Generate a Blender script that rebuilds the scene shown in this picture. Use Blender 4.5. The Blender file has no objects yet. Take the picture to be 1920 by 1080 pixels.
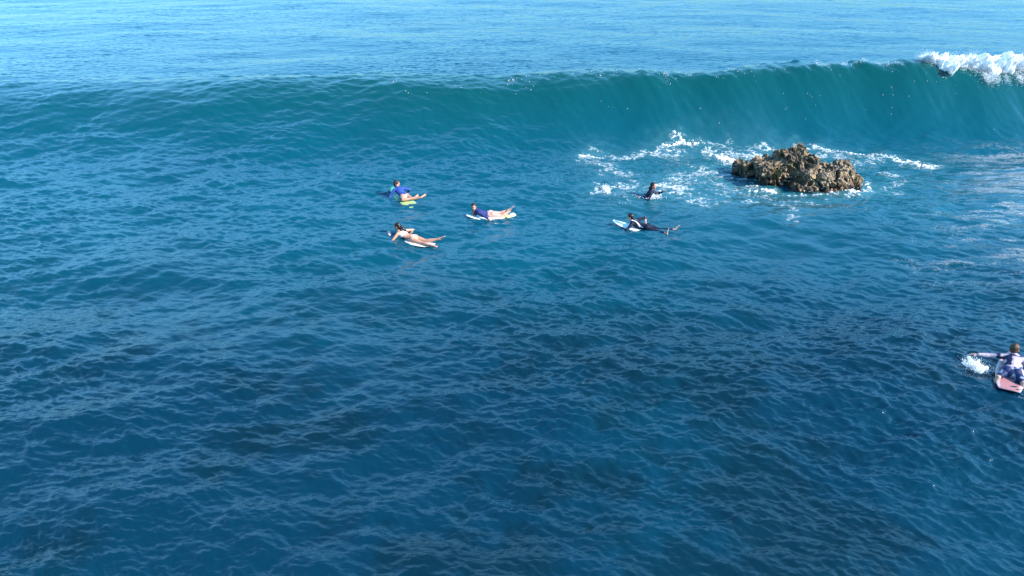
import bpy, bmesh, math, random
import numpy as np
from mathutils import Vector, Matrix, Quaternion
R = math.radians
S = bpy.context.scene
COL = S.collection
rng = np.random.default_rng(11)
random.seed(5)

# ------------------------------------------------------------------ camera, sky, sun
CAM_H, PITCH, FPX = 8.5, R(24.7), 1500.0
cam_d = bpy.data.cameras.new('camera'); cam = bpy.data.objects.new('camera', cam_d); COL.objects.link(cam)
cam.location = (0, 0, CAM_H); cam.rotation_euler = (R(90)-PITCH, 0, 0)
cam_d.sensor_width = 36; cam_d.lens = 36*FPX/1920; cam_d.clip_end = 9000; cam_d.clip_start = .1
S.camera = cam
SUN_EL, SUN_AZ = R(33), R(114)        # azimuth clockwise from +Y (view direction): from the right, slightly behind the camera
w = bpy.data.worlds.new('World'); S.world = w; w.use_nodes = True
nt = w.node_tree; bg = nt.nodes['Background']
sky = nt.nodes.new('ShaderNodeTexSky'); sky.sky_type = 'NISHITA'; sky.sun_disc = False
sky.sun_elevation = SUN_EL; sky.sun_rotation = SUN_AZ; sky.ozone_density = 2.2; sky.air_density = 1.0; sky.dust_density = .05
tint = nt.nodes.new('ShaderNodeMix'); tint.data_type = 'RGBA'; tint.blend_type = 'MULTIPLY'; tint.inputs[0].default_value = 1
mrh = nt.nodes.new('ShaderNodeMapRange'); mrh.inputs[1].default_value = .45; mrh.inputs[2].default_value = .85; mrh.inputs[3].default_value = 1; mrh.inputs[4].default_value = .62
tmx = nt.nodes.new('ShaderNodeMix'); tmx.data_type = 'RGBA'; tmx.inputs[6].default_value = (.47, .84, 1.04, 1); tmx.inputs[7].default_value = (.60, 1.03, 1.10, 1)
nt.links.new(tmx.outputs[2], tint.inputs[7])
tcw = nt.nodes.new('ShaderNodeTexCoord'); sxw = nt.nodes.new('ShaderNodeSeparateXYZ'); nt.links.new(tcw.outputs['Generated'], sxw.inputs[0])
mrw = nt.nodes.new('ShaderNodeMapRange'); mrw.inputs[1].default_value = 0; mrw.inputs[2].default_value = .46; mrw.inputs[3].default_value = .30; mrw.inputs[4].default_value = 1.5
nt.links.new(sxw.outputs['Z'], mrw.inputs[0]); nt.links.new(sxw.outputs['Z'], mrh.inputs[0])
tfx = nt.nodes.new('ShaderNodeMapRange'); tfx.inputs[2].default_value = .4; nt.links.new(sxw.outputs['Z'], tfx.inputs[0]); nt.links.new(tfx.outputs[0], tmx.inputs[0])
mmw = nt.nodes.new('ShaderNodeMath'); mmw.operation = 'MULTIPLY'; nt.links.new(mrw.outputs[0], mmw.inputs[0]); nt.links.new(mrh.outputs[0], mmw.inputs[1])
dim = nt.nodes.new('ShaderNodeVectorMath'); dim.operation = 'SCALE'; nt.links.new(sky.outputs[0], dim.inputs[0]); nt.links.new(mmw.outputs[0], dim.inputs['Scale'])
nt.links.new(dim.outputs[0], tint.inputs[6]); nt.links.new(tint.outputs[2], bg.inputs[0]); bg.inputs[1].default_value = .15
sl = bpy.data.lights.new('sun', 'SUN'); sl.energy = 4.4; sl.angle = R(.5); sl.color = (1, .92, .81)
so = bpy.data.objects.new('sun', sl); COL.objects.link(so)
sd = Vector((math.sin(SUN_AZ)*math.cos(SUN_EL), math.cos(SUN_AZ)*math.cos(SUN_EL), math.sin(SUN_EL)))
so.rotation_euler = sd.to_track_quat('Z', 'Y').to_euler()
S.cycles.sample_clamp_direct = 3.0; S.cycles.caustics_reflective = False; S.cycles.caustics_refractive = False
S.view_settings.view_transform = 'Standard'; S.view_settings.look = 'None'
S.view_settings.exposure = 1.4; S.view_settings.gamma = 1

def W(px, py, z=0.0):
    """point of the place seen at a photo position, at height z"""
    a = (px-960)/FPX; b = (540-py)/FPX
    d = np.array([a, math.cos(PITCH)+b*math.sin(PITCH), -math.sin(PITCH)+b*math.cos(PITCH)])
    t = (z-CAM_H)/d[2]
    return np.array([d[0]*t, d[1]*t, z])
def Wy(px, py, Y):
    a = (px-960)/FPX; b = (540-py)/FPX
    d = np.array([a, math.cos(PITCH)+b*math.sin(PITCH), -math.sin(PITCH)+b*math.cos(PITCH)])
    t = Y/d[1]
    return np.array([d[0]*t, Y, CAM_H+d[2]*t])

# ------------------------------------------------------------------ helpers
def tag(o, label=None, cat=None, group=None, kind=None):
    for k, v in (('label', label), ('category', cat), ('group', group), ('kind', kind)):
        if v: o[k] = v
    return o
def link(name, me, mat=None, parent=None):
    o = bpy.data.objects.new(name, me); COL.objects.link(o)
    if mat: me.materials.append(mat)
    if parent: o.parent = parent
    return o
def np_mesh(name, V, F, smooth=True, attrs=None):
    me = bpy.data.meshes.new(name)
    V = np.ascontiguousarray(V, dtype=np.float32); F = np.ascontiguousarray(F, dtype=np.int32)
    n, k = F.shape
    me.vertices.add(len(V)); me.vertices.foreach_set('co', V.ravel())
    me.loops.add(n*k); me.loops.foreach_set('vertex_index', F.ravel())
    me.polygons.add(n); me.polygons.foreach_set('loop_start', np.arange(0, n*k, k, dtype=np.int32))
    me.update(calc_edges=True); me.validate()
    if smooth: me.polygons.foreach_set('use_smooth', np.ones(len(me.polygons), bool))
    for an, av in (attrs or {}).items():
        a = me.attributes.new(an, 'FLOAT', 'POINT'); a.data.foreach_set('value', np.asarray(av, dtype=np.float32))
    return me
def grid_faces(ny, nx):
    i = np.arange(ny*nx).reshape(ny, nx)
    return np.stack([i[:-1, :-1], i[:-1, 1:], i[1:, 1:], i[1:, :-1]], -1).reshape(-1, 4)

def tile(N, size, lo, hi, wind=None, spread=2., power=4., seed=1):
    """periodic random surface from a spectrum; returns height, choppy dx, dy (unit slope rms)"""
    r = np.random.default_rng(seed)
    k = np.fft.fftfreq(N, size/N)*2*np.pi
    kx, ky = np.meshgrid(k, k); kk = np.hypot(kx, ky); kk[0, 0] = 1
    P = kk**-power*np.exp(-(2*np.pi/hi/kk)**2)*np.exp(-(kk*lo/2/np.pi)**2)
    if wind is not None:
        c = (kx*math.cos(wind)+ky*math.sin(wind))/kk
        P = P*(np.abs(c)**spread+.05)
    P[0, 0] = 0
    H = (r.normal(size=(N, N))+1j*r.normal(size=(N, N)))*np.sqrt(P)
    s = np.sqrt(np.sum(np.abs(H)**2*kk**2)/2)
    out = [np.fft.ifft2(H).real*N*N, np.fft.ifft2(-1j*kx/kk*H).real*N*N, np.fft.ifft2(-1j*ky/kk*H).real*N*N]
    gx = np.gradient(out[0], size/N, axis=1); gy = np.gradient(out[0], size/N, axis=0)
    q = 1/np.sqrt((gx**2+gy**2).mean())
    return [(o*q).astype(np.float32) for o in out]
def smp(t, size, x, y, rot=0.):
    N = t.shape[0]; c, s_ = math.cos(rot), math.sin(rot)
    u = ((x*c+y*s_)/size*N) % N; v = ((-x*s_+y*c)/size*N) % N
    i = np.floor(u).astype(np.int64); j = np.floor(v).astype(np.int64); fu = u-i; fv = v-j
    i %= N; j %= N; i1 = (i+1) % N; j1 = (j+1) % N
    return (t[j, i]*(1-fu)+t[j, i1]*fu)*(1-fv)+(t[j1, i]*(1-fu)+t[j1, i1]*fu)*fv
def sst(a, b, x):
    t = np.clip((x-a)/(b-a), 0, 1); return t*t*(3-2*t)

NZ = tile(512, 16., .15, 3., None, power=3.0, seed=7)[0]; NZ /= NZ.std()      # plain noise, std 1
def noise(x, y, sc=1., off=0.): return smp(NZ, 16., (x+off)*sc, (y-off*1.7)*sc, .4)

# ------------------------------------------------------------------ the water surface
SWELL = tile(512, 150., 4., 16., R(-95), 3., 4., 3)
CHOP = tile(2048, 38., .5, 4.2, R(-84), 2.6, 3.6, 4)
RIP = tile(1024, 10.7, .10, .85, R(-97), 3.0, 3.45, 5)
crest_px = [(-500, 170), (0, 157), (150, 152), (300, 150), (450, 146), (600, 142), (740, 140), (850, 142), (930, 145), (1010, 138),
            (1120, 128), (1200, 130), (1290, 134), (1400, 126), (1500, 120), (1600, 119), (1740, 110), (1830, 122), (1920, 122), (2100, 125), (2600, 130)]
def crest_y(x): return 37.6-1.3*sst(-14, 14, x)+.15*np.sin(x*.6)+.1*np.sin(x*1.7+1)
_cx, _cz = [], []
for px_, py_ in crest_px:
    Y = 37.
    for _ in range(4):
        p = Wy(px_, py_, Y); Y = float(crest_y(p[0]))
    _cx.append(p[0]); _cz.append(p[2])
def crest_z(x): return np.interp(x, _cx, _cz)
def wave(x, y):
    """the breaking swell: returns z, lean towards the shore (camera), 0..1 face mask"""
    A = crest_z(x)-.02; right = sst(-8, 16, x)
    Lf = 8.5-3.75*right; Lb = 6.5
    t = (y-crest_y(x)); tf = np.clip(-t/Lf, 0, 1); tb = np.clip(t/Lb, 0, 1)
    pf = (.5+.5*np.cos(np.pi*tf))**(1.15+.4*right); pb = (.5+.5*np.cos(np.pi*tb))
    p = np.where(t < 0, pf, pb)
    trough = -.10*right*np.exp(-((t+Lf*1.05)/2.2)**2)
    lean = -(.02*right+.05)*p**3
    face = np.where(t < 0, pf, np.exp(-(t/.5)**2))
    return A*p+trough, lean, face, p
def surf(x, y, ripple=1.):
    z, lean, face, p = wave(x, y)
    d = np.hypot(x, y)
    far = 1/(1+(d/140.)**2)
    gust = 1+.22*noise(x, y, .11, 3.)
    calm = 1-(.30+.45*sst(-8, 16, x))*sst(.15, .6, face)
    a0 = (.03+.035*sst(28, 16, y))*(1-.6*face)
    a1 = (.14+.025*sst(20, 12, y)-.10*sst(36, 46, y))*calm*(.8+.2*gust); a2 = .76*(.25+.05*sst(30, 16, y)-.03*sst(38, 60, y))*gust*ripple*calm
    h = a0*smp(SWELL[0], 150., x, y)+a1*smp(CHOP[0], 38., x+7., y, .13)+a2*smp(RIP[0], 8.0, x, y, -.31)
    dx = a1*smp(CHOP[1], 38., x+7., y, .13)+a2*smp(RIP[1], 8.0, x, y, -.31)
    dy = a1*smp(CHOP[2], 38., x+7., y, .13)+a2*smp(RIP[2], 8.0, x, y, -.31)
    h = h+(.011*sst(-8, 10, x)+.004)*sst(.08, .5, face)*noise(x*.9+y*.35, y*.22, 1.7, 50.)
    # lumpy lip
    lump = .04*sst(.8, 1., p)*sst(-12, 14, x)*noise(x, y*.4, .9, 9.)
    X = x-.26*dx; Y = y-.26*dy+lean+lump*.8; Z = z+h*np.where(d > 300, .3, 1.)+lump
    return X, Y, Z, face
def wz(x, y):
    x = np.array([x], float); y = np.array([y], float)
    xs, ys = np.meshgrid(np.linspace(-.5, .5, 9), np.linspace(-.5, .5, 9))
    return float(surf(x[0]+xs, y[0]+ys)[2].mean())

rat = 1.00175
ys = [3.2]
while ys[-1] < 125: ys.append(ys[-1]*rat if ys[-1] > 9 else ys[-1]+.016)
r2 = rat
while ys[-1] < 6000: r2 = min(r2*1.004, 1.06); ys.append(ys[-1]*r2)
ys = np.array(ys); us = np.linspace(-1, 1, 900); us = .86*us*(1+.0*us**2)
us = np.concatenate([[-6, -3, -2, -1.5, -1.2, -1.0, -.92], us, [.92, 1.0, 1.2, 1.5, 2, 3, 6]])
X0 = us[None, :]*(ys[:, None]+1.5); Y0 = np.repeat(ys[:, None], len(us), 1)
X, Y, Z, FACE = surf(X0, Y0)

def seg_d(x, y, a, b):
    ax, ay = a; bx, by = b; vx, vy = bx-ax, by-ay; l = vx*vx+vy*vy+1e-9
    t = np.clip(((x-ax)*vx+(y-ay)*vy)/l, 0, 1)
    return np.hypot(x-ax-t*vx, y-ay-t*vy)
def surf_patch(x0, x1, y0, y1, step):
    nx = int((x1-x0)/step); ny = int((y1-y0)/step)
    gx, gy = np.meshgrid(np.linspace(x0, x1, nx), np.linspace(y0, y1, ny))
    return gx, gy
def foam_mesh(name, gx, gy, dens, lift, thr=.22):
    X, Y, Z, f = surf(gx, gy)
    Z = Z+.012+lift
    F = grid_faces(*gx.shape); dv = dens.ravel()
    keep = dv[F].max(1) > thr; F = F[keep]
    used = np.zeros(len(dv), bool); used[F.ravel()] = True
    idx = np.cumsum(used)-1
    V = np.stack([X, Y, Z], -1).reshape(-1, 3)[used]
    return np_mesh(name, V, idx[F], True, dict(foamy=dv[used]))
def onwater(px, py):
    z = 0.
    for _ in range(12):
        p = W(px, py, z); z = .5*z+.5*min(.3, float(wave(p[0], p[1])[0]))
    return W(px, py, z)
def foam_lines(lines, gx, gy, lacy=True):
    D = np.zeros_like(gx)
    wx = gx+.16*noise(gx, gy, 1.1, 2.)+.07*noise(gx, gy, 3.1, 5.); wy = gy+.20*noise(gx, gy, 1.0, 8.)+.08*noise(gx, gy, 3.3, 1.)
    for pts, wid, st in lines:
        q = [onwater(*p)[:2] for p in pts]
        dd = np.full_like(gx, 1e9)
        if len(q) == 1: dd = np.hypot(wx-q[0][0], wy-q[0][1])
        for a, b in zip(q[:-1], q[1:]): dd = np.minimum(dd, seg_d(wx, wy, a, b))
        D = np.maximum(D, st*np.exp(-(dd/wid/.85)**2))
    if not lacy: return D
    lace = 1-np.abs(noise(gx*.8, gy*1.1, 2.0, 12.))*1.3            # ridged: thin bright threads
    lace2 = 1-np.abs(noise(gx, gy, 4.6, 31.))*1.3
    lace3 = 1-np.abs(noise(gx, gy*1.2, 7.5, 11.))*1.3
    tex = np.clip(.42*lace+.36*lace2+.26*lace3, -1, 1)
    return np.clip(D*(.20+.84*tex)+np.clip(D-.95, 0, 1)*.8, 0, 1.2)
LINES = [
 ([(1104,296),(1108,288),(1128,285),(1150,293),(1185,293),(1220,286),(1250,273),(1275,263),(1300,267),(1330,275),(1348,286)], .42, 1.0),
 ([(1255,272),(1275,262),(1300,267)], .35, 1.35),
 ([(1112,292),(1130,287),(1128,296)], .3, 1.2),
 ([(1140,293),(1175,299),(1215,297),(1245,293),(1282,289)], .3, .85),
 ([(1105,300),(1118,312),(1140,322),(1168,328)], .55, .62),
 ([(1335,289),(1350,296),(1372,304)], .34, 1.9),
 ([(1345,280),(1380,282),(1410,284),(1440,282)], .75, .8),
 ([(1350,290),(1400,292),(1430,290)], .6, .72),
 ([(1500,279),(1540,283),(1580,286),(1620,289),(1660,292),(1690,298),(1720,304),(1745,308)], .34, .98),
 ([(1670,298),(1700,305),(1740,311)], .42, 1.35),
 ([(1585,312),(1605,305),(1630,299),(1660,297)], .34, .85),
 ([(1540,292),(1575,294),(1600,300)], .5, .7),
 ([(1675,325),(1700,330)], .3, .72), ([(1690,330),(1682,345),(1660,358)], .26, .6),
 ([(1270,336),(1300,330),(1330,322),(1360,326),(1395,332)], .55, .85),
 ([(1350,330),(1400,334)], .35, 1.15),
 ([(1300,345),(1340,350),(1380,354),(1410,352)], .6, .68),
 ([(1405,348),(1430,356),(1455,362),(1480,367),(1520,370),(1560,366),(1600,360)], .22, 1.2),
 ([(1425,361),(1450,365)], .3, 1.3),
 ([(1604,360),(1620,354),(1622,344)], .26, 1.25),
 ([(1280,366),(1340,374),(1400,382),(1480,386)], .22, .62), ([(1340,360),(1400,366),(1450,372)], .25, .6),
 ([(1440,384),(1480,392),(1500,400),(1485,412)], .3, .55), ([(1420,375),(1530,384)], .25, .5),
 ([(1135,362),(1142,353)], .26, 1.15), ([(1158,350),(1165,354)], .25, .9),
 ([(1180,352),(1198,360)], .35, .95), ([(1215,372),(1232,368)], .3, 1.25),
 ([(1232,358),(1262,352),(1290,364),(1302,374)], .55, .88), ([(1250,368),(1290,372)], .4, .8),
 ([(1240,350),(1300,352),(1340,340)], .5, .55),
 ([(1165,352),(1165,372)], .9, .35),
]
xa, ya = W(1080, 420)[:2]; xb, yb = W(1800, 245)[:2]
rock_c = W(1490, 345)
aer = np.exp(-(((X0-rock_c[0]+.6)/5.2)**2+((Y0-rock_c[1]-1.0)/3.2)**2))        # air-filled water round the rock
mk = (X0 > 1) & (X0 < 19) & (Y0 > 22) & (Y0 < 35)
milk = np.zeros_like(X0); milk[mk] = foam_lines([(p_, w_*1.7+.15, min(s_, 1.)) for p_, w_, s_ in LINES], X0[mk], Y0[mk], False)
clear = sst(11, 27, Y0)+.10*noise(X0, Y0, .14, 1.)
kelp = .55*sst(-.4, 2.3, .8*noise(X0, Y0, .16, 21.)+.8*noise(X0, Y0, .5, 4.)+.5*noise(X0, Y0, 1.1, 14.)+.6*sst(20, 9, Y0))*sst(24, 11, Y0)
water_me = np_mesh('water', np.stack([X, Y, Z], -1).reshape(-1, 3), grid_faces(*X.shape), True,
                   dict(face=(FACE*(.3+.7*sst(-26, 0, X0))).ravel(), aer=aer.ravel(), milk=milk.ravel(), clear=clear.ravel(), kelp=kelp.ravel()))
def nodes(m):
    m.use_nodes = True; n = m.node_tree; n.nodes.clear(); return n
def N(n, t, **kw):
    nd = n.nodes.new('ShaderNode'+t)
    for k, v in kw.items():
        if k.startswith('i_'):
            key = k[2:].replace('_', ' ')
            nd.inputs[int(key) if key.isdigit() else key].default_value = v
        else: setattr(nd, k, v)
    return nd
def attr(n, name): return N(n, 'Attribute', attribute_name=name).outputs['Fac']
def mixc(n, f, a, b, bt='MIX'):
    m = N(n, 'Mix', data_type='RGBA', blend_type=bt); L = n.links.new
    if isinstance(f, (int, float)): m.inputs[0].default_value = f
    else: L(f, m.inputs[0])
    for i, v in ((6, a), (7, b)):
        if isinstance(v, tuple): m.inputs[i].default_value = (*v, 1)
        else: L(v, m.inputs[i])
    return m.outputs[2]
wm = bpy.data.materials.new('sea_water'); n = nodes(wm); L = n.links.new
out = N(n, 'OutputMaterial')
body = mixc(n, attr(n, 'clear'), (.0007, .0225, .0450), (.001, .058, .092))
body = mixc(n, attr(n, 'kelp'), body, (.0010, .0095, .013))
body = mixc(n, attr(n, 'face'), body, (.001, .053, .056))
body = mixc(n, attr(n, 'aer'), body, (.003, .068, .088))
mlk = N(n, 'Math', operation='MULTIPLY', i_1=.26); L(attr(n, 'milk'), mlk.inputs[0])
body = mixc(n, mlk.outputs[0], body, (.09, .24, .27))
up = N(n, 'CombineXYZ', i_Z=1.0)
geo = N(n, 'NewGeometry')
un = N(n, 'VectorMath', operation='SCALE'); un.inputs['Scale'].default_value = .75; L(geo.outputs['Normal'], un.inputs[0])
ua = N(n, 'VectorMath', operation='ADD'); L(un.outputs[0], ua.inputs[0]); L(up.outputs[0], ua.inputs[1])
uz = N(n, 'VectorMath', operation='NORMALIZE'); L(ua.outputs[0], uz.inputs[0])
dif = N(n, 'BsdfDiffuse'); L(body, dif.inputs[0]); L(uz.outputs[0], dif.inputs['Normal'])
mp = N(n, 'Mapping'); mp.inputs['Scale'].default_value = (.75, 1.3, 1); L(geo.outputs['Position'], mp.inputs[0])
nz = N(n, 'TexNoise', i_Scale=9.0, i_Detail=4.0, i_Roughness=.6); L(mp.outputs[0], nz.inputs['Vector'])
bp = N(n, 'Bump', i_Strength=1.0, i_Distance=.006); L(nz.outputs[0], bp.inputs['Height'])
gl = N(n, 'BsdfGlossy', i_Roughness=.045); gl.inputs[0].default_value = (.95, .98, 1, 1); L(bp.outputs[0], gl.inputs['Normal'])
fr = N(n, 'Fresnel', i_IOR=1.335); L(bp.outputs[0], fr.inputs['Normal'])
ms = N(n, 'MixShader'); L(fr.outputs[0], ms.inputs[0]); L(dif.outputs[0], ms.inputs[1]); L(gl.outputs[0], ms.inputs[2])
L(ms.outputs[0], out.inputs[0])
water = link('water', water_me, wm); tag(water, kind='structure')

# ------------------------------------------------------------------ simple materials
def simple(name, col, rough=.6, var=.12, scale=30., attrname=None, spec=.4):
    m = bpy.data.materials.new(name); n = nodes(m); L = n.links.new
    o = N(n, 'OutputMaterial'); p = N(n, 'BsdfPrincipled', i_Roughness=rough); p.inputs['Specular IOR Level'].default_value = spec
    tc = N(n, 'TexCoord'); z = N(n, 'TexNoise', i_Scale=scale, i_Detail=3.0); L(tc.outputs['Object'], z.inputs['Vector'])
    base = col
    if attrname: base = N(n, 'Attribute', attribute_name=attrname).outputs['Color']
    dark = mixc(n, 1., base, (1-var*2, 1-var*2, 1-var*2), 'MULTIPLY')
    c = mixc(n, z.outputs[0], dark, base)
    L(c, p.inputs['Base Color']); L(p.outputs[0], o.inputs[0])
    return m
foam_m = bpy.data.materials.new('foam'); n = nodes(foam_m); L = n.links.new
o_ = N(n, 'OutputMaterial'); d_ = N(n, 'BsdfDiffuse'); d_.inputs[0].default_value = (.94, .95, .96, 1)
tr_ = N(n, 'BsdfTranslucent'); tr_.inputs[0].default_value = (.8, .88, .92, 1)
a_ = N(n, 'MixShader', i_0=.25); L(d_.outputs[0], a_.inputs[1]); L(tr_.outputs[0], a_.inputs[2])
tp = N(n, 'BsdfTransparent'); geo = N(n, 'NewGeometry')
fz = N(n, 'TexNoise', i_Scale=14.0, i_Detail=5.0, i_Roughness=.7); L(geo.outputs['Position'], fz.inputs['Vector'])
ad = N(n, 'Math', operation='ADD'); L(attr(n, 'foamy'), ad.inputs[0]); L(fz.outputs[0], ad.inputs[1])
mr = N(n, 'MapRange', i_1=.62, i_2=1.55); L(ad.outputs[0], mr.inputs[0])
b_ = N(n, 'MixShader'); L(mr.outputs[0], b_.inputs[0]); L(tp.outputs[0], b_.inputs[1]); L(a_.outputs[0], b_.inputs[2])
L(b_.outputs[0], o_.inputs[0])

def droplets(P, rad, name='spray'):
    """solid little drops: one mesh of octahedra"""
    base = np.array([[1, 0, 0], [-1, 0, 0], [0, 1, 0], [0, -1, 0], [0, 0, 1], [0, 0, -1]], float)
    tri = np.array([[0, 2, 4], [2, 1, 4], [1, 3, 4], [3, 0, 4], [2, 0, 5], [1, 2, 5], [3, 1, 5], [0, 3, 5]])
    n_ = len(P); s = np.asarray(rad).reshape(-1, 1, 1)*rng.uniform(.6, 1.3, (n_, 1, 3))
    V = P[:, None, :]+base[None]*s; F = tri[None]+np.arange(n_)[:, None, None]*6
    return V.reshape(-1, 3), F.reshape(-1, 3)
drop_m = simple('spray_drops', (.84, .88, .92), .4, .02, 5.)

# ------------------------------------------------------------------ foam lying on the water, and a painted sheen at the right
gx, gy = surf_patch(2.0, 18.0, 22.6, 34.5, .028)
dens = foam_lines(LINES, gx, gy)
lift = .05*np.clip(dens-.5, 0, 1)*(1+.6*noise(gx, gy, 2.2, 40.))+.02*np.clip(dens, 0, 1)
pk = W(1275, 266); lift += .16*np.clip(dens, 0, 1)*np.exp(-((gx-pk[0])**2+(gy-pk[1])**2)/.5)
foam = link('sea_foam', foam_mesh('sea_foam', gx, gy, dens, lift), foam_m)
tag(foam, 'lacy white foam swirling in a ring around the rock', 'foam', kind='stuff')

gx, gy = surf_patch(10.5, 27., 16.5, 33.5, .05)  # pale streaks paint the reflected sheen of the whitewater onto the sea
sheen = sst(.47, .60, gx/gy+.03*noise(gx, gy, .5, 3.))*sst(17, 20, gy)*sst(33.3, 31.5, gy)
sheen = .78*sheen*(.6+.7*sst(.53, .62, gx/gy))*np.clip(.08+.10*noise(gx*.22, gy, 1.2, 44.)+.09*noise(gx*.25, gy, 3.4, 4.), 0, .24)
tag(link('painted_sheen', foam_mesh('painted_sheen', gx, gy, sheen, 0.*sheen, .05), foam_m), 'whitewater reflection painted as a pale film streaking the water at the right edge', 'foam', kind='stuff')

# whitewater of the breaking lip and streaks of foam on the face
def lip_density(x, y):
    t = y-crest_y(x)
    edge = Wy(1742, 110, 36.3)[0]; full = Wy(1825, 130, 36.3)[0]
    s = (x-edge)
    low = -.25-.25*sst(0, .9, s)*(1-sst(.9, 1.3, s))-.45*sst(full-edge-.45, full-edge+.5, s)-.12*sst(2.4, 5, s)-3.*sst(6, 12, s)
    low = low+.16*noise(x, y*.2, 1.1, 15.)+.06*noise(x, y, 3.5, 3.)
    d = sst(-.3, .15, s+.2*noise(x, y, 1.5, 2.))*sst(low-.10, low+.10, t)*sst(1.5, .5, t+.2*noise(x, y, 1.2, 6.))
    return d
gx, gy = surf_patch(15.5, 40., 33.0, 38.6, .035)
ld = lip_density(gx, gy)
puff = np.abs(noise(gx, gy, 1.3, 17.))*.13+np.abs(noise(gx, gy, 3.1, 27.))*.06
X, Y, Z, f = surf(gx, gy)
thick = sst(.15, .95, ld)
Z2 = Z+thick*(.05+puff+.12*sst(19, 21, gx)); Y2 = Y-thick*(.05+puff*1.2); X2 = X-.0*thick
F = grid_faces(*gx.shape); dv = ld.ravel(); keep = dv[F].max(1) > .2; F = F[keep]
used = np.zeros(len(dv), bool); used[F.ravel()] = True; idx = np.cumsum(used)-1
me = np_mesh('breaking_foam', np.stack([X2, Y2, Z2], -1).reshape(-1, 3)[used], idx[F], True, dict(foamy=(dv*1.3)[used]))
bf = link('breaking_foam', me, foam_m)
tag(bf, 'bright white whitewater tumbling over the crest of the breaking wave', 'whitewater', kind='stuff')
# spray thrown off the crest
def crest_spray(x0, x1, cnt, up, spread, t0=0.):
    x = rng.uniform(x0, x1, cnt*3); cl = noise(x, x*0+3., 1.3, 1.)+.5*noise(x, x*0+7., 4., 1.)
    x = x[rng.uniform(-.8, 1.6, cnt*3) < cl][:cnt]
    cl = np.clip(.5+.5*noise(x, x*0+3., 1.3, 1.), .1, 2)
    yy = crest_y(x)+t0+rng.normal(0, spread, len(x))
    Xs, Ys, Zs, _f = surf(x, yy)
    h = np.abs(rng.normal(0, up, len(x)))*cl
    return np.stack([Xs+rng.normal(0, .06, len(x)), Ys, Zs+h], -1)
ex = Wy(1742, 110, 36.3)[0]
PP = [crest_spray(ex-.3, ex+2.2, 8000, .15, .22), crest_spray(ex+1.5, 30, 26000, .13, .38, -.1), crest_spray(ex-5, ex-.2, 500, .09, .12),
      crest_spray(3, ex-6, 40, .04, .1)]
q = crest_spray(ex+1.9, 30, 9000, .05, .14, -.9); q[:, 1] -= .2; PP.append(q)
PP.append(crest_spray(ex-.5, 28, 40000, .20, .3, .05)); nf = len(PP[-1]); P = np.concatenate(PP)
rr = rng.uniform(.005, .015, len(P)); rr[-nf:] *= .5; V, F = droplets(P, rr)
sp = link('spray', np_mesh('spray', V, F, False), drop_m)
tag(sp, 'fine white spray blown off the crest of the breaking wave', 'spray', kind='stuff')
# flecks of foam on the wave face
x = rng.uniform(-6, ex+3, 9000); t = -np.abs(rng.normal(0, 1.0, 9000))-.15
cl = noise(x, t, 1.2, 33.)+.8*noise(x, t, 4.2, 3.)
k = cl+.35*sst(0, 17, x) > 2.5; x = x[k]; t = t[k]
X, Y, Z, f = surf(x, crest_y(x)+t)
V, F = droplets(np.stack([X, Y-.01, Z+.01], -1), rng.uniform(.006, .016, len(x)))
V[:, 0] = V[:, 0]
fl = link('foam_flecks', np_mesh('foam_flecks', V, F, False), drop_m)
tag(fl, 'tiny white foam flecks on the green face of the wave', 'foam', kind='stuff')

# ------------------------------------------------------------------ solid shapes joined into one skin
def tube(nodes_, up=(0, 0, 1), seg=14, cap=True):
    """closed tube through (point, half width, half height) nodes"""
    P = [Vector(q[0]) for q in nodes_]; A = [q[1] for q in nodes_]; B = [q[2] if len(q) > 2 else q[1] for q in nodes_]
    rings = []; up = Vector(up)
    for i, p in enumerate(P):
        d = (P[min(i+1, len(P)-1)]-P[max(i-1, 0)]).normalized()
        side = up.cross(d)
        if side.length < .15: side = Vector((0, 1, 0)).cross(d)
        side.normalize(); u = d.cross(side).normalized()
        rings.append((p, d, side, u, A[i], B[i]))
    full = []
    if cap:
        p, d, sd_, u, a, b = rings[0]; r = min(a, b)
        for k in (80, 55, 30): full.append((p-d*r*math.sin(R(k)), sd_, u, a*math.cos(R(k)), b*math.cos(R(k))))
    full += [(p, sd_, u, a, b) for p, d, sd_, u, a, b in rings]
    if cap:
        p, d, sd_, u, a, b = rings[-1]; r = min(a, b)
        for k in (30, 55, 80): full.append((p+d*r*math.sin(R(k)), sd_, u, a*math.cos(R(k)), b*math.cos(R(k))))
    V = []; F = []
    for p, sd_, u, a, b in full:
        for k in range(seg):
            t = 2*math.pi*k/seg; V.append(tuple(p+sd_*(a*math.cos(t))+u*(b*math.sin(t))))
    for i in range(len(full)-1):
        for k in range(seg):
            k2 = (k+1) % seg; F.append((i*seg+k, i*seg+k2, (i+1)*seg+k2, (i+1)*seg+k))
    F.append(tuple(range(seg))[::-1]); F.append(tuple((len(full)-1)*seg+k for k in range(seg)))
    return V, F
def ball(c, r, M=None):
    bm = bmesh.new(); bmesh.ops.create_icosphere(bm, subdivisions=3, radius=1)
    M = M or Matrix.Identity(3)
    V = [tuple(Vector(c)+M@Vector((v.co.x*r[0], v.co.y*r[1], v.co.z*r[2]))) for v in bm.verts]
    F = [tuple(v.index for v in f.verts) for f in bm.faces]; bm.free(); return V, F
WORK = bpy.data.scenes.new('work')
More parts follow.
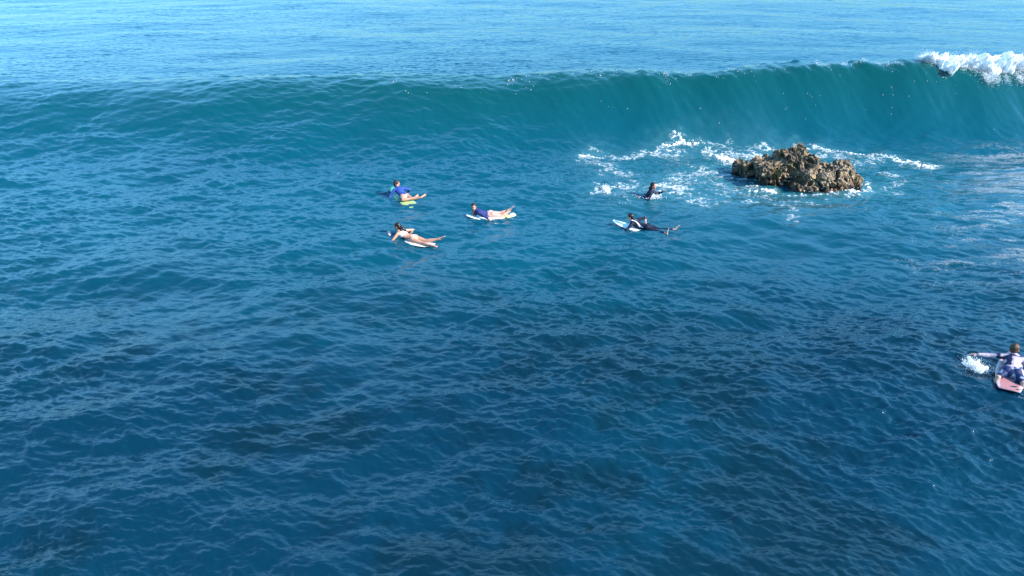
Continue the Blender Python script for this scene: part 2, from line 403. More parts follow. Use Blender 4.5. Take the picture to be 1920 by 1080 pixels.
def fuse(name, shapes, voxel=.007, smooth=3, bump=None):
    V = []; F = []
    for v, f in shapes:
        o = len(V); V += v; F += [tuple(i+o for i in q) for q in f]
    me = bpy.data.meshes.new(name); me.from_pydata(V, [], F); me.update()
    bm = bmesh.new(); bm.from_mesh(me); bmesh.ops.recalc_face_normals(bm, faces=bm.faces); bm.to_mesh(me); bm.free()
    o = bpy.data.objects.new(name, me); WORK.collection.objects.link(o)
    m = o.modifiers.new('r', 'REMESH'); m.mode = 'VOXEL'; m.voxel_size = voxel
    if smooth: q = o.modifiers.new('s', 'SMOOTH'); q.factor = .5; q.iterations = smooth
    WORK.view_layers[0].update(); dg = WORK.view_layers[0].depsgraph; r = bpy.data.meshes.new_from_object(o.evaluated_get(dg))
    bpy.data.objects.remove(o); bpy.data.meshes.remove(me); r.name = name
    if bump:
        nn_ = len(r.vertices); co_ = np.empty(nn_*3, np.float32); no_ = np.empty(nn_*3, np.float32)
        r.vertices.foreach_get('co', co_); r.vertex_normals.foreach_get('vector', no_)
        am = np.array([bump(Vector(q)) for q in co_.reshape(-1, 3)], np.float32)
        r.vertices.foreach_set('co', (co_.reshape(-1, 3)+no_.reshape(-1, 3)*am[:, None]).ravel())
    r.update(); r.polygons.foreach_set('use_smooth', np.ones(len(r.polygons), bool))
    return r
from mathutils import noise as mn

# ------------------------------------------------------------------ the rock
def rock():
    shapes = []
    def chunk(px0, px1, pt, pb, Y0, Y1, n=34, power=.6, tilt=0.):
        Ym = (Y0+Y1)/2; a = Wy(px0, pb, Ym); b = Wy(px1, pb, Ym)
        zt = Wy((px0+px1)/2, pt, Y0*.55+Y1*.45)[2]; zb = Wy((px0+px1)/2, pb, Y0)[2]
        c = Vector(((a[0]+b[0])/2, Ym, (zt+zb)/2)); h = Vector(((b[0]-a[0])/2, (Y1-Y0)/2, (zt-zb)/2))
        bm = bmesh.new()
        for _ in range(n):
            v = Vector((random.gauss(0, 1), random.gauss(0, 1), random.gauss(0, 1))).normalized()
            v = Vector([math.copysign(abs(q)**power, q) for q in v])
            v.x += tilt*v.z
            bm.verts.new(Vector((v.x*h.x, v.y*h.y, v.z*h.z))+c)
        g = bmesh.ops.convex_hull(bm, input=bm.verts[:])
        bmesh.ops.delete(bm, geom=[v for v in bm.verts if not v.link_faces], context='VERTS')
        bm.verts.index_update()
        shapes.append(([tuple(v.co) for v in bm.verts], [tuple(v.index for v in f.verts) for f in bm.faces])); bm.free()
    random.seed(41)
    chunk(1505, 1604, 309, 380, 26.7, 28.6, 40, .45)      # right shoulder
    chunk(1550, 1600, 299, 350, 27.0, 28.3)
    chunk(1480, 1552, 312, 385, 26.2, 27.9, 40, .5)       # front buttress
    chunk(1440, 1530, 280, 350, 27.2, 28.9, 40, .5)       # summit
    chunk(1446, 1510, 266, 330, 27.4, 28.5)
    chunk(1402, 1466, 297, 340, 26.8, 28.7, 36, .5)       # left middle
    chunk(1412, 1446, 298, 350, 27.0, 28.0)
    chunk(1363, 1412, 311, 331, 28.0, 29.2, 30, .7)       # left lobe, overhanging the water
    chunk(1378, 1420, 308, 325, 27.8, 28.7)
    chunk(1475, 1520, 335, 385, 26.1, 27.2)
    chunk(1560, 1608, 330, 385, 26.4, 27.8)
    chunk(1520, 1580, 330, 385, 26.25, 27.4)
    chunk(1420, 1600, 350, 400, 27.0, 29.0)
    chunk(1408, 1490, 314, 385, 26.9, 28.4, 30, .5)
    chunk(1518, 1572, 305, 370, 26.9, 28.0, 30, .5)
    # upright slabs and knobs standing out of it
    def top(px):
        return float(np.interp(px, [1360, 1375, 1400, 1435, 1445, 1465, 1490, 1510, 1525, 1540, 1560, 1580, 1595, 1607],
                               [324, 316, 308, 299, 286, 277, 277, 284, 297, 303, 299, 303, 318, 345]))
    for _ in range(44):
        px = random.uniform(1402, 1600); wdt = random.uniform(6, 16); t = top(px)+random.uniform(1, 40)
        base = 26.2+.018*max(0, 1500-px)*.9; Y = base+max(0, (362-t)/85)*1.45*random.uniform(.85, 1.05)
        if px < 1480 and t > 325: continue
        chunk(px-wdt, px+wdt, t, t+random.uniform(18, 45), Y-.08, Y+.5, 14, .5, random.uniform(-.25, .35))
    def b(c):
        r = mn.noise(c*2.0)*.05-.055
        w_ = Vector((mn.noise(c*3), mn.noise(c*3+Vector((9, 0, 0))), mn.noise(c*3+Vector((0, 9, 0)))))*.10
        for sc, dep, off in ((1.9, .20, .04), (4.2, .07, .04), (10., .012, .015)):
            q = Vector(((c.x+c.z*.22)*sc, c.y*sc, c.z*sc*.34))+w_*sc
            ds, ps = mn.voronoi(q)
            gap = ds[1]-ds[0]
            r += (mn.cell(ps[0]*7.3)-.5)*off-dep*max(0., 1-gap/.22)
        r += mn.noise(c*22)*.010+abs(mn.noise(c*9))*.015
        return r
    me = fuse('rock', shapes, .018, 3, b)
    return me
rock_mat = bpy.data.materials.new('wet_rock'); n = nodes(rock_mat); L = n.links.new
o_ = N(n, 'OutputMaterial'); p_ = N(n, 'BsdfPrincipled', i_Roughness=.62)
tc = N(n, 'NewGeometry'); mp = N(n, 'Mapping'); mp.inputs['Scale'].default_value = (1, 1, .45); L(tc.outputs['Position'], mp.inputs[0])
n1 = N(n, 'TexNoise', i_Scale=3.2, i_Detail=8.0, i_Roughness=.65); L(mp.outputs[0], n1.inputs['Vector'])
cr = N(n, 'ValToRGB'); L(n1.outputs[0], cr.inputs[0]); e = cr.color_ramp.elements
e[0].position = .29; e[0].color = (.012, .009, .007, 1); e[1].position = .70; e[1].color = (.33, .235, .125, 1)
q_ = e.new(.45); q_.color = (.055, .037, .021, 1); q_ = e.new(.57); q_.color = (.155, .105, .052, 1)
n2 = N(n, 'TexNoise', i_Scale=1.6, i_Detail=3.0); L(tc.outputs['Position'], n2.inputs['Vector'])
mr = N(n, 'MapRange', i_1=.5, i_2=.66); L(n2.outputs[0], mr.inputs[0])
c1 = mixc(n, mr.outputs[0], cr.outputs[0], mixc(n, 1., cr.outputs[0], (.95, .9, .66), 'MULTIPLY'))
vo = N(n, 'TexVoronoi', i_Scale=11.0); L(tc.outputs['Position'], vo.inputs['Vector'])
m2 = N(n, 'MapRange', i_1=.30, i_2=.16); L(vo.outputs['Distance'], m2.inputs[0])
sx = N(n, 'SeparateXYZ'); L(tc.outputs['Position'], sx.inputs[0]); m3 = N(n, 'MapRange', i_1=1.0, i_2=.2); L(sx.outputs['Z'], m3.inputs[0])
mu = N(n, 'Math', operation='MULTIPLY'); L(m2.outputs[0], mu.inputs[0]); L(m3.outputs[0], mu.inputs[1])
mu2 = N(n, 'Math', operation='MULTIPLY'); L(mu.outputs[0], mu2.inputs[0]); L(n1.outputs[0], mu2.inputs[1])
c2 = mixc(n, mu2.outputs[0], c1, (.34, .26, .20))
m4 = N(n, 'MapRange', i_1=.34, i_2=.06); L(sx.outputs['Z'], m4.inputs[0])           # wet reddish weed band at the waterline
c3 = mixc(n, m4.outputs[0], c2, mixc(n, 1., c2, (.36, .24, .20), 'MULTIPLY'))
L(c3, p_.inputs['Base Color'])
bb = N(n, 'Bump', i_Strength=.8, i_Distance=.03); n3 = N(n, 'TexNoise', i_Scale=22.0, i_Detail=6.0); L(mp.outputs[0], n3.inputs['Vector'])
L(n3.outputs[0], bb.inputs['Height']); L(bb.outputs[0], p_.inputs['Normal']); L(p_.outputs[0], o_.inputs[0])
rk_me = rock(); rk = link('rock', rk_me, rock_mat)
tag(rk, 'craggy brown rock crusted with shells standing in the foam', 'rock')
def shells():
    vs = rk_me.vertices; V = []; F = []; base, bf_ = ball((0, 0, 0), (1, 1, 1)); base = np.array(base)
    bm = bmesh.new(); bmesh.ops.create_icosphere(bm, subdivisions=1, radius=1)
    base = np.array([tuple(v.co) for v in bm.verts]); tri = np.array([[v.index for v in f.verts] for f in bm.faces]); bm.free()
    cand = [v for v in vs if .05 < v.co.z < .85 and v.normal.y < .25 and v.normal.z > -.5]
    random.seed(9); P = []; k = 0
    for v in random.sample(cand, min(len(cand), 2600)):
        if random.random() < (v.co.z-.05)/.8 or mn.noise(v.co*1.7) < -.08: continue
        r = random.uniform(.016, .045); nn = v.normal.normalized(); q = nn.to_track_quat('Z', 'X').to_matrix()
        B = base*np.array([r, r*random.uniform(.6, 1), r*.5])
        a = random.uniform(0, 6.28); ca, sa = math.cos(a), math.sin(a)
        B = B@np.array([[ca, sa, 0], [-sa, ca, 0], [0, 0, 1]])
        V.append(B@np.array(q).T+np.array(v.co)+np.array(nn)*.004); F.append(tri+k*len(base)); k += 1
    return np.concatenate(V), np.concatenate(F)
V, F = shells()
shell_m = simple('shell', (.52, .40, .30), .55, .35, 14.)
tag(link('shells', np_mesh('shells', V, F, True), shell_m, rk), kind='stuff')

# ------------------------------------------------------------------ surfboards
def col_attr(me, fn, name='tone'):
    a = me.color_attributes.new(name, 'FLOAT_COLOR', 'POINT')
    d = np.ones((len(me.vertices), 4), np.float32)
    for i, v in enumerate(me.vertices): d[i, :3] = fn(v.co)
    a.data.foreach_set('color', d.ravel())
board_m = simple('board_gloss', (1, 1, 1), .22, .04, 6., 'tone', .5)
def board(name, loc, head, L_, W_, colf, label, pitch=0., th=.06, roll=0., group='surfboards floating on the water', tailw=.55):
    V = []; F = []; ns, nr = 46, 20
    for i in range(ns+1):
        s = i/ns; x = (s-.5)*L_
        hw = W_/2*(max(0, 1-(abs(s-.47)/.53 if s > .47 else abs(s-.47)/.47*(1-tailw*.35))**2.3))**.62
        hw = max(hw, .012); t = th/2*(.35+.65*math.sin(math.pi*min(1, max(0, s*.92+.04))))
        rk_ = .12*max(0, (s-.62)/.38)**2+.03*max(0, (.2-s)/.2)**2
        for k in range(nr):
            a = 2*math.pi*k/nr; cs = math.cos(a); sn = math.sin(a)
            V.append((x, hw*math.copysign(abs(cs)**.75, cs), rk_+t*math.copysign(abs(sn)**.8, sn)))
    for i in range(ns):
        for k in range(nr):
            k2 = (k+1) % nr; F.append((i*nr+k, (i+1)*nr+k, (i+1)*nr+k2, i*nr+k2))
    F.append(tuple(range(nr))); F.append(tuple(ns*nr+k for k in range(nr))[::-1])
    me = bpy.data.meshes.new(name); me.from_pydata(V, [], F); me.update()
    bm = bmesh.new(); bm.from_mesh(me); bmesh.ops.recalc_face_normals(bm, faces=bm.faces); bm.to_mesh(me); bm.free()
    me.polygons.foreach_set('use_smooth', np.ones(len(me.polygons), bool))
    col_attr(me, colf)
    o = link(name, me, board_m); o.location = loc; o.rotation_euler = (roll, -pitch, head)
    tag(o, label, 'surfboard', group)
    return o

# ------------------------------------------------------------------ people
SKIN = {}
def skin_mat(): return simple('skin', (1, 1, 1), .42, .06, 8., 'tone', .5)
skin_m = skin_mat()
def lerp(a, b, t): return Vector(a)*(1-t)+Vector(b)*t
def limb(a, b, c, ra, rm, rb, rc, rd):
    """two-bone limb with tapering muscle: a shoulder/hip, b elbow/knee, c wrist/ankle"""
    return [(a, ra), (lerp(a, b, .35), rm), (lerp(a, b, .8), rb*1.02), (b, rb), (lerp(b, c, .28), rc), (lerp(b, c, .75), (rc+rd)/2*.88), (c, rd)]
def fat(nodes_, e): return [(q[0],)+tuple(x+e for x in q[1:]) for q in nodes_]
def hand(wr, d, palm_n, side, curl=.35):
    """wr wrist, d pointing direction, palm_n back-of-hand normal, side +1 when the thumb is at d x n"""
    d = Vector(d).normalized(); nrm = Vector(palm_n); nrm = (nrm-d*nrm.dot(d)).normalized(); s_ = d.cross(nrm)*side
    out = [tube([(wr, .024, .02), (wr+d*.04, .036, .017), (wr+d*.085, .041, .014)], nrm)]
    for i, (off, ln) in enumerate(((.030, .070), (.010, .080), (-.010, .075), (-.029, .058))):
        p0 = wr+d*.085+s_*off; dd = (d+s_*off*2.2).normalized()
        p1 = p0+dd*ln*.45-nrm*curl*.01; p2 = p1+(dd-nrm*curl*.6).normalized()*ln*.32; p3 = p2+(dd-nrm*curl*1.3).normalized()*ln*.26
        out.append(tube([(p0-dd*.02, .0095), (p1, .009), (p2, .0085), (p3, .0075)], nrm, 8))
    t0 = wr+d*.03+s_*.028; t1 = t0+(d*.6+s_*.8-nrm*.2).normalized()*.04; t2 = t1+(d*.9+s_*.35-nrm*.3).normalized()*.032
    out.append(tube([(t0, .013), (t1, .0105), (t2, .009)], nrm, 8))
    return out
def foot(an, d, upv, L_=.23):
    d = Vector(d).normalized(); u = Vector(upv); u = (u-d*u.dot(d)).normalized()
    out = [tube([(an-d*.035-u*.02, .033, .034), (an+d*.03-u*.02, .033, .033), (an+d*.10-u*.035, .040, .022), (an+d*(L_-.07)-u*.045, .045, .014)], u)]
    s_ = d.cross(u)
    for k in range(5):
        off = (k-2)*.017; p = an+d*(L_-.075)-u*.045+s_*off
        out.append(tube([(p, .010), (p+d*(.045-.005*abs(k-1)), .009)], u, 8))
    return out
def person(label, loc, heading, pose, skin, parts, hair, eyes=True, size=.95):
    """parts: list of (name, material, [(segment, from, to, extra)...]); segments are torso, arm_l, arm_r, leg_l, leg_r"""
    root = bpy.data.objects.new('person', None); COL.objects.link(root)
    root.location = loc; root.rotation_euler = (0, 0, heading); root.scale = (size,)*3; root.empty_display_size = .2
    tag(root, label, 'person', 'people out in the water')
    P = {k: Vector(v) for k, v in pose.items() if k not in ('face', 'fup')}
    pe, wa, ch, uc, nk, hd = P['pelvis'], P['waist'], P['chest'], P['upper'], P['neck'], P['head']
    tw = pose.get('tw', 1.)
    seg = {'torso': [(pe-(wa-pe).normalized()*.07, .135, .085), (pe, .165, .105), (lerp(pe, wa, .6), .140, .092), (wa, .125, .085), (ch, .145, .10), (uc, .16, .095), (lerp(uc, nk, .6), .11, .07)]}
    for s_, q in (('l', 1), ('r', -1)):
        seg['arm_'+s_] = limb(P['sh_'+s_], P['el_'+s_], P['wr_'+s_], .052, .048, .037, .038, .024)
        seg['leg_'+s_] = limb(P['hip_'+s_], P['kn_'+s_], P['an_'+s_], .088, .080, .052, .055, .034)
    shapes = [tube(seg['torso'])]
    for k in ('arm_l', 'arm_r', 'leg_l', 'leg_r'): shapes.append(tube(seg[k]))
    for s_, q in (('l', 1), ('r', -1)):
        shapes.append(tube([(lerp(uc, nk, .3), .06, .06), (P['sh_'+s_], .054, .054)]))
        shapes += [ball(P['hip_'+s_]+Vector((-.02, 0, .03)), (.10, .09, .085))]
        d = P['wr_'+s_]-P['el_'+s_]
        shapes += hand(P['wr_'+s_], P.get('hd_'+s_, d), P.get('hn_'+s_, Vector((0, 0, 1))), -q)
        shapes += foot(P['an_'+s_], P.get('ft_'+s_, Vector((-1, 0, -.15))), P.get('fn_'+s_, Vector((0, 0, -1))))
    # head
    f = Vector(pose['face']).normalized(); u = Vector(pose.get('fup', (0, 0, 1))); u = (u-f*u.dot(f)).normalized(); s_ = u.cross(f)
    M = Matrix((f, s_, u)).transposed()
    H = lambda x, y, z: hd+M@Vector((x, y, z))
    shapes += [ball(H(-.012, 0, .025), (.097, .076, .092), M), ball(H(.022, 0, -.035), (.070, .060, .078), M), ball(H(.055, 0, -.085), (.030, .032, .024), M),
               tube([(H(.088, 0, .018), .008), (H(.106, 0, -.022), .014)], s_, 8), ball(H(.070, .033, -.022), (.022, .024, .020), M), ball(H(.070, -.033, -.022), (.022, .024, .020), M),
               ball(H(.074, 0, .040), (.020, .055, .014), M), ball(H(.083, 0, -.058), (.014, .024, .010), M),
               ball(H(-.008, .078, -.008), (.018, .009, .030), M), ball(H(-.008, -.078, -.008), (.018, .009, .030), M),
               tube([(lerp(uc, nk, .5), .062, .058), (nk, .052), (H(-.02, 0, -.05), .052)])]
    me = fuse('person_body', shapes, .0072, 2)
    eyeL, eyeR, lip = H(.088, .031, .008), H(.088, -.031, .008), H(.092, 0, -.058)
    sk = Vector(skin)*.8
    def c(co):
        if (co-hd).length < .16:
            if (co-eyeL).length < .014 or (co-eyeR).length < .014: return (.02, .012, .01)
            v = M.transposed()@(co-lip)
            if abs(v.y) < .024 and abs(v.z) < .009 and abs(v.x) < .02: return (sk.x*.75, sk.y*.42, sk.z*.42)
        return tuple(sk*(1+.08*mn.noise(co*7)))
    col_attr(me, c)
    body = link('body', me, skin_m, root)
    for name, mat, pieces, vx in parts:
        sh = []
        for sg, a, b, ex in pieces:
            nd = seg[sg]; nn_ = len(nd)-1
            def at(t):
                i = min(int(t*nn_), nn_-1); k = t*nn_-i
                A_, B_ = nd[i], nd[i+1]
                return (lerp(A_[0], B_[0], k),)+tuple(A_[j]*(1-k)+B_[j]*k+ex for j in range(1, len(A_)))
            ts = [a]+[i/nn_ for i in range(nn_+1) if a < i/nn_ < b]+[b]
            sh.append(tube([at(t) for t in ts]))
            if sg.startswith('arm') and a == 0: sh.append(tube([(lerp(uc, nk, .25), .062+ex, .062+ex), (P['sh_'+sg[-1]], .055+ex)]))
            if sg.startswith('leg') and a == 0: sh.append(ball(P['hip_'+sg[-1]]+Vector((-.02, 0, .03)), (.10+ex, .09+ex, .085+ex)))
        cm = fuse(name, sh, vx, 2, lambda co: .006*mn.noise(co*Vector((9, 9, 9)).x))
        if isinstance(mat, tuple):
            mt, fn = mat; col_attr(cm, fn); cl = link(name, cm, mt, root)
        else: cl = link(name, cm, mat, root)
    # hair
    hs = [ball(H(-.028, 0, .042), (.102, .088, .092), M), ball(H(-.058, 0, -.005), (.070, .080, .080), M)]
    hm, length, ends = hair
    for k, e_ in enumerate(ends):
        e_ = Vector(e_)
        for j in range(4):
            o_s = H(-.07+.02*random.uniform(-1, 1), random.uniform(-.06, .06), .0+random.uniform(-.05, .04)); en = e_+Vector([random.uniform(-.028, .028) for _ in range(3)])
            mid = lerp(o_s, en, .5)+(-f)*.02+Vector((0, 0, .015))
            hs.append(tube([(o_s, .036), (mid, .030), (en, .010)], (0, 0, 1), 8))
    hme = fuse('hair', hs, .008, 1, lambda co: .008*mn.noise(Vector((co.x*60, co.y*60, co.z*14))))
    link('hair', hme, hm, root)
    return root
black_hair = simple('black_hair', (.012, .008, .008), .4, .3, 30.); brown_hair = simple('brown_hair', (.085, .038, .018), .5, .3, 30.)
dkbrown_hair = simple('dark_brown_hair', (.03, .014, .011), .45, .3, 30.)
cloth = simple('swim_cloth', (1, 1, 1), .6, .18, 14., 'tone', .18)
def flat(c): return lambda co: c
def prone(lift=.12, **kw):
    p = dict(pelvis=(0, 0, .12), waist=(.17, 0, .125+lift*.12), chest=(.31, 0, .13+lift*.6), upper=(.42, 0, .13+lift*1.1), neck=(.51, 0, .16+lift*1.5),
             head=(.57, 0, .255+lift*1.7), hip_l=(-.02, .085, .11), hip_r=(-.02, -.085, .11), kn_l=(-.42, .11, .075), kn_r=(-.42, -.11, .075),
             an_l=(-.82, .10, .085), an_r=(-.82, -.10, .085), face=(1, 0, -.1))
    sh = Vector(p['upper'])
    p['sh_l'] = sh+Vector((.02, .165, .01)); p['sh_r'] = sh+Vector((.02, -.165, .01))
    p['el_l'] = sh+Vector((.10, .27, -.22)); p['el_r'] = sh+Vector((.10, -.27, -.22))
    p['wr_l'] = sh+Vector((.32, .20, -.25)); p['wr_r'] = sh+Vector((.32, -.20, -.25))
    p.update(kw); return p
def hdg(a, b):
    p, q = W(*a), W(*b); return math.atan2(q[1]-p[1], q[0]-p[0])
def place(px, py):
    p = W(px, py)
    for _ in range(4): z = wz(p[0], p[1]); p = W(px, py, z)
    return p
SKN = (.50, .25, .165)

# 1 girl in a blue rash shirt
h = hdg((772, 380), (737, 358)); p = place(758, 374); z = p[2]-.02
board('surfboard', (p[0]+math.cos(h)*.10, p[1]+math.sin(h)*.10, z+.02), h-R(3), 1.95, .54,
      lambda c: (.05, .30, .20) if c.x > .35 else ((.34, .44, .17) if c.x < -.1 else (.24, .42, .22)), 'green and yellow surfboard under the girl in the blue shirt', R(2))
person('woman in a bright blue long sleeved top lying on a green and yellow board', (p[0], p[1], z+.03), h,
       prone(.10, kn_l=(-.30, .20, .09), an_l=(-.40, -.20, .12), kn_r=(-.34, -.16, .09), an_r=(-.52, -.42, .14), ft_l=(-.1, -.9, .35), ft_r=(-.2, -.9, .35), fn_l=(-1, .0, .1), fn_r=(-1, 0, .1),
             face=(-.25, -1, -.1), el_l=(.46, .34, .06), wr_l=(.40, .40, -.12), el_r=(.34, -.40, .20), wr_r=(.48, -.34, .04)), SKN,
       [('rash_shirt', (cloth, flat((.03, .07, .29))), [('torso', .12, 1, .010), ('arm_l', 0, .92, .010), ('arm_r', 0, .92, .010)], .008),
        ('bikini_bottom', (cloth, flat((.80, .62, .55))), [('torso', 0, .2, .007)], .008)],
       (dkbrown_hair, .2, [(.42, .07, .26), (.44, .0, .25)]))

# 2 long haired woman facing the camera
h = hdg((960, 398), (873, 407)); p = place(919, 406); z = p[2]-.06
board('surfboard', (p[0]+math.cos(h)*-.02, p[1], z+.05), h, 1.62, .46,
      lambda c: (.85, .90, .86) if c.x > -.38 else ((.82, .74, .22) if c.x > -.62 else (.80, .84, .70)), 'white surfboard with a yellow tail under the woman facing the camera', R(1.5))
person('woman with long dark hair and navy top facing the camera on a white board', (p[0]+.0, p[1], z+.035), h,
       prone(.11, kn_l=(-.38, .13, .06), an_l=(-.66, .08, .17), kn_r=(-.40, -.10, .08), an_r=(-.70, -.08, .16), ft_l=(-.6, 0, .5), ft_r=(-.7, 0, .3), fn_l=(-1, 0, 0), fn_r=(-1, 0, 0),
             head=(.56, .0, .42), face=(.25, 1, -.15), el_l=(.12, .34, .06), wr_l=(.02, .42, -.10), el_r=(.45, -.24, .06), wr_r=(.64, -.12, .06)), (.54, .29, .22),
       [('rash_top', (cloth, flat((.018, .03, .14))), [('torso', .42, 1, .010), ('arm_l', 0, .35, .010), ('arm_r', 0, .35, .010)], .008),
        ('bikini_bottom', (cloth, flat((.62, .42, .55))), [('torso', 0, .2, .007)], .008)],
       (dkbrown_hair, .3, [(.52, .12, .18), (.44, .02, .20), (.62, .07, .18), (.46, .14, .20)]))

# 3 woman with long black hair in a white bikini
h = hdg((822, 461), (733, 443)); p = place(774, 451); z = p[2]-.07
board('surfboard', (p[0]+math.cos(h)*.10, p[1]+math.sin(h)*.10, z+.05), h, 1.6, .50,
      lambda c: (.82, .70, .68) if c.x < .55 else (.66, .40, .38), 'pale pink surfboard under the woman in the white bikini', R(2))
person('woman in a white bikini with long black hair lying on a pale pink board', (p[0], p[1], z+.03), h,
       prone(.09, face=(1, .35, -.1), kn_l=(-.42, .10, .07), an_l=(-.80, .16, .06), kn_r=(-.42, -.12, .07), an_r=(-.84, -.24, .16), ft_r=(-.9, -.3, .3),
             el_l=(.52, .36, .06), wr_l=(.74, .28, .05), el_r=(.24, -.42, .22), wr_r=(.36, -.30, .04)), (.56, .28, .18),
       [('bikini_top', (cloth, flat((.80, .72, .70))), [('torso', .66, .78, .008)], .008),
        ('bikini_bottom', (cloth, flat((.78, .62, .50))), [('torso', 0, .17, .008)], .008)],
       (black_hair, .4, [(.40, -.02, .28), (.34, .04, .26), (.26, -.08, .25), (.30, -.02, .27)]))

# 4 person in a black wetsuit with pale stripes
h = hdg((1262, 437), (1167, 422)); p = place(1212, 429); z = p[2]-.08
board('surfboard', (p[0]+math.cos(h)*.12, p[1]+math.sin(h)*.12, z+.04), h, 1.95, .50,
      lambda c: (.78, .82, .84), 'white surfboard under the person in the black striped wetsuit', R(2))
def stripe(c):
    return (.62, .58, .66) if abs(abs(c.y)-.06-.35*max(0, .38-c.x)) < .02 and c.z > .14 else (.010, .012, .028)
person('person in a black wetsuit with pale stripes paddling on a white board', (p[0], p[1], z+.02), h,
       prone(.07, face=(1, .2, -.1), kn_l=(-.42, .14, .07), an_l=(-.74, .24, .10), kn_r=(-.42, -.10, .06), an_r=(-.88, -.18, .12), ft_l=(-.5, .1, .9), ft_r=(-.8, -.2, .6), fn_l=(-1, 0, 0), fn_r=(-1, 0, .2),
             el_l=(.54, .36, .06), wr_l=(.62, .42, -.03), hd_l=(-.1, .6, -.05), el_r=(.18, -.38, .30), wr_r=(.12, -.34, .06)), (.62, .38, .28),
       [('wetsuit', (cloth, stripe), [('torso', 0, 1, .010), ('arm_l', 0, .80, .009), ('arm_r', 0, .55, .009), ('leg_l', 0, .78, .008), ('leg_r', 0, .88, .008)], .008)],
       (black_hair, .1, [(.44, .0, .26)]))

# 5 swimmer beside the rock
h = R(-14); p = place(1201, 368); z = p[2]-.20
board('surfboard', (p[0]-.15, p[1]+.16, z+.13), h, 1.25, .46, lambda c: (.16, .42, .22), 'small green board half under water beneath the swimmer', R(3))
person('dark haired person in a black top rising from foam beside the rock', (p[0], p[1], z+.00), h,
       prone(.36, pelvis=(0, 0, .04), face=(1, -.25, 0.05), kn_l=(-.40, .13, .0), an_l=(-.62, .12, .16), kn_r=(-.42, -.08, .02), an_r=(-.70, -.05, .10),
             chest=(.26, 0, .26), upper=(.34, 0, .38), neck=(.40, 0, .49), head=(.43, 0, .62), sh_l=(.36, .16, .40), sh_r=(.36, -.16, .40),
             el_l=(.60, .22, .28), wr_l=(.76, .14, .40), el_r=(.30, -.26, .16), wr_r=(.36, -.26, -.06)), (.60, .27, .21),
       [('rash_shirt', (cloth, flat((.012, .016, .045))), [('torso', .2, 1, .010), ('arm_l', 0, .95, .010), ('arm_r', 0, .95, .010)], .008)],
       (black_hair, .2, [(.30, .02, .48), (.30, -.03, .44)]))

# 6 paddler at the right edge, seen from behind
h = R(60); p = place(1892, 710); z = p[2]-.01
bd = board('surfboard', (p[0]+.14*math.cos(h), p[1]+.14*math.sin(h), z+.06), h, 1.45, .50, lambda c: (.38, .17, .18) if abs(c.y) < .17 else (.62, .44, .43), 'red surfboard with a pale rim under the paddler at the right edge', R(2), tailw=.9)
def shirt(c):
    v = mn.noise(Vector((c.x*8, c.y*8, c.z*8)))
    return (.018, .022, .07) if (v > .30 or (.03 < c.y < .3 and c.x < .44 and v > -.2)) else ((.34, .29, .40) if v > .0 else (.50, .40, .45))
person('brown haired paddler in a mottled pale pink and navy shirt reaching left', (p[0]+.02, p[1]+.02, z+.05), h,
       prone(.07, face=(1, -.35, .0), kn_l=(-.26, .22, .06), an_l=(-.38, .27, -.26), kn_r=(-.28, -.22, .06), an_r=(-.40, -.25, -.26), ft_l=(-.2, 0, -1), ft_r=(-.2, 0, -1), fn_l=(-1, 0, 0), fn_r=(-1, 0, 0),
             el_l=(.40, .42, .18), wr_l=(.34, .64, .17), hd_l=(.05, 1, -.2), el_r=(.42, -.42, .10), wr_r=(.52, -.58, -.08)), (.58, .33, .24),
       [('rash_shirt', (cloth, shirt), [('torso', .14, 1, .016), ('arm_l', 0, .94, .013), ('arm_r', 0, .94, .013)], .008),
        ('board_shorts', (cloth, lambda c: (.015, .03, .10) if mn.noise(c*8) < .25 else (.25, .30, .42)), [('torso', 0, .24, .014), ('leg_l', 0, .34, .014), ('leg_r', 0, .34, .014)], .008)],
       (brown_hair, .1, [(.50, .0, .34)]))
lz = tube([(Vector((-.64, -.10, .03)), .006), (Vector((-.62, -.28, .07)), .006), (Vector((-.70, -.44, .04)), .006), (Vector((-.5, -.55, -.06)), .006)])
me = bpy.data.meshes.new('leash'); me.from_pydata(lz[0], [], lz[1]); link('leash', me, simple('leash_rubber', (.02, .02, .025), .5), bd)

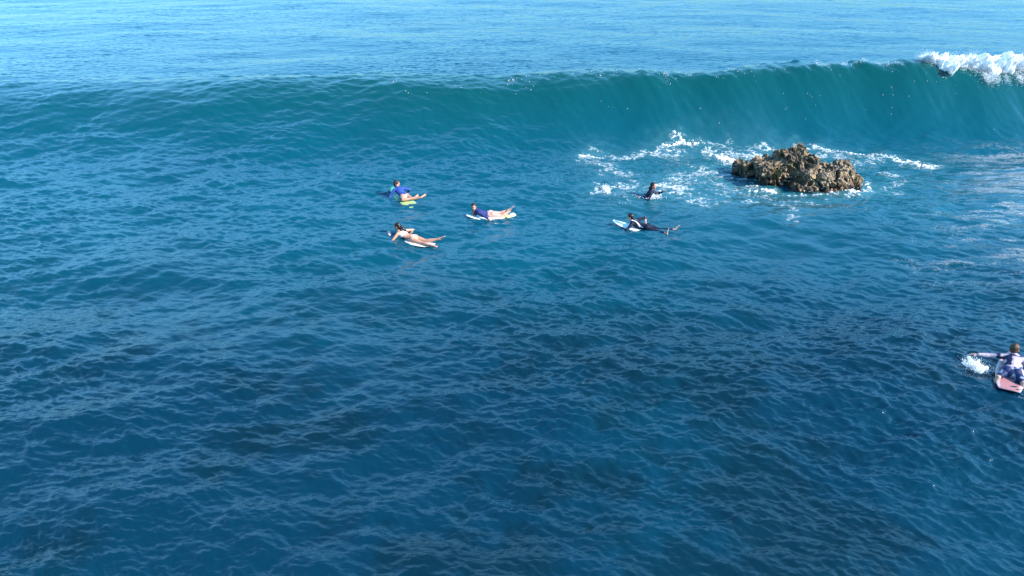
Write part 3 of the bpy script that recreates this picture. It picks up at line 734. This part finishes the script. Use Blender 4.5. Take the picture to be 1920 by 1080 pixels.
# splashes made by hands
def splash(px, py, cnt, sx_, sy_, sz, label, rmax=.016, arc=None):
    p = place(px, py); core = None
    if arc:
        A_ = [Vector(place(*q[:2]))+Vector((0, 0, q[2])) for q in arc]
        t = rng.uniform(0, len(A_)-1, cnt); P = np.array([tuple(lerp(A_[int(a)], A_[int(a)+1], a-int(a))) for a in t])
        P += rng.normal(0, 1, (cnt, 3))*np.array([sx_, sy_, sz])
    else:
        P = rng.normal(0, 1, (cnt, 3))*np.array([sx_, sy_, sz]); P[:, 2] = np.abs(P[:, 2]); P += p
    V, F = droplets(P, rng.uniform(.004, rmax, cnt))
    me = np_mesh('splash', V, F, False)
    if arc:
        sh = []
        for c in P[rng.permutation(cnt)[:80]]:
            m_ = np.array(c); q = P.mean(0); pass
            sh.append(ball(tuple(m_+(q-m_)*.12), (.034, .026, .022)))
        core = fuse('splash', sh, .012, 2, lambda c: .022*mn.noise(c*22)+.012*mn.noise(c*50))
        aa = core.attributes.new('foamy', 'FLOAT', 'POINT'); aa.data.foreach_set('value', np.full(len(core.vertices), .52, np.float32))
        o = link('splash', core, foam_m); link('droplets', me, drop_m, o)['kind'] = 'stuff'
    else: o = link('splash', me, drop_m)
    tag(o, label, 'splash', kind='stuff')
splash(0+1838, 690, 1300, .075, .07, .045, 'white splash thrown up by the left hand of the paddler', .009,
       [(1816, 688, .16), (1822, 692, .12), (1834, 696, .06), (1850, 697, .02)])
splash(1222, 370, 500, .16, .12, .05, 'white splash in front of the swimmer')
splash(1137, 358, 500, .07, .14, .07, 'small white splash left of the swimmer')

# heaps of whitewater piled on the breaking crest
cx_ = rng.uniform(ex-.2, 33, 9000); ct = rng.uniform(-4, .9, 9000); ld_ = lip_density(cx_, crest_y(cx_)+ct)
k = ld_ > .55; cx_ = cx_[k][:1700]; ct = ct[k][:1700]
Xb, Yb, Zb, f_ = surf(cx_, crest_y(cx_)+ct)
sh = []
ib = bmesh.new(); bmesh.ops.create_icosphere(ib, subdivisions=2, radius=1); bv = np.array([tuple(v.co) for v in ib.verts]); bt = [tuple(v.index for v in f.verts) for f in ib.faces]; ib.free()
for a, b, c, xx in zip(Xb, Yb, Zb, cx_):
    r = random.uniform(.05, .10)+random.uniform(0, .13)*float(sst(ex+1.5, ex+3.2, xx))
    q = bv*np.array([r*1.2, r, r])+np.array([a, b-r*.25, c+r*.3])
    sh.append(([tuple(v) for v in q], bt))
me = fuse('whitewater', sh, .035, 1, lambda c: .07*abs(mn.noise(c*5.5))+.035*abs(mn.noise(c*13))-.02)
aa = me.attributes.new('foamy', 'FLOAT', 'POINT'); aa.data.foreach_set('value', np.full(len(me.vertices), 1.0, np.float32))
tag(link('whitewater', me, foam_m), 'billowing heap of white foam on the breaking crest at the far right', 'whitewater', kind='stuff')

bpy.data.scenes.remove(WORK)
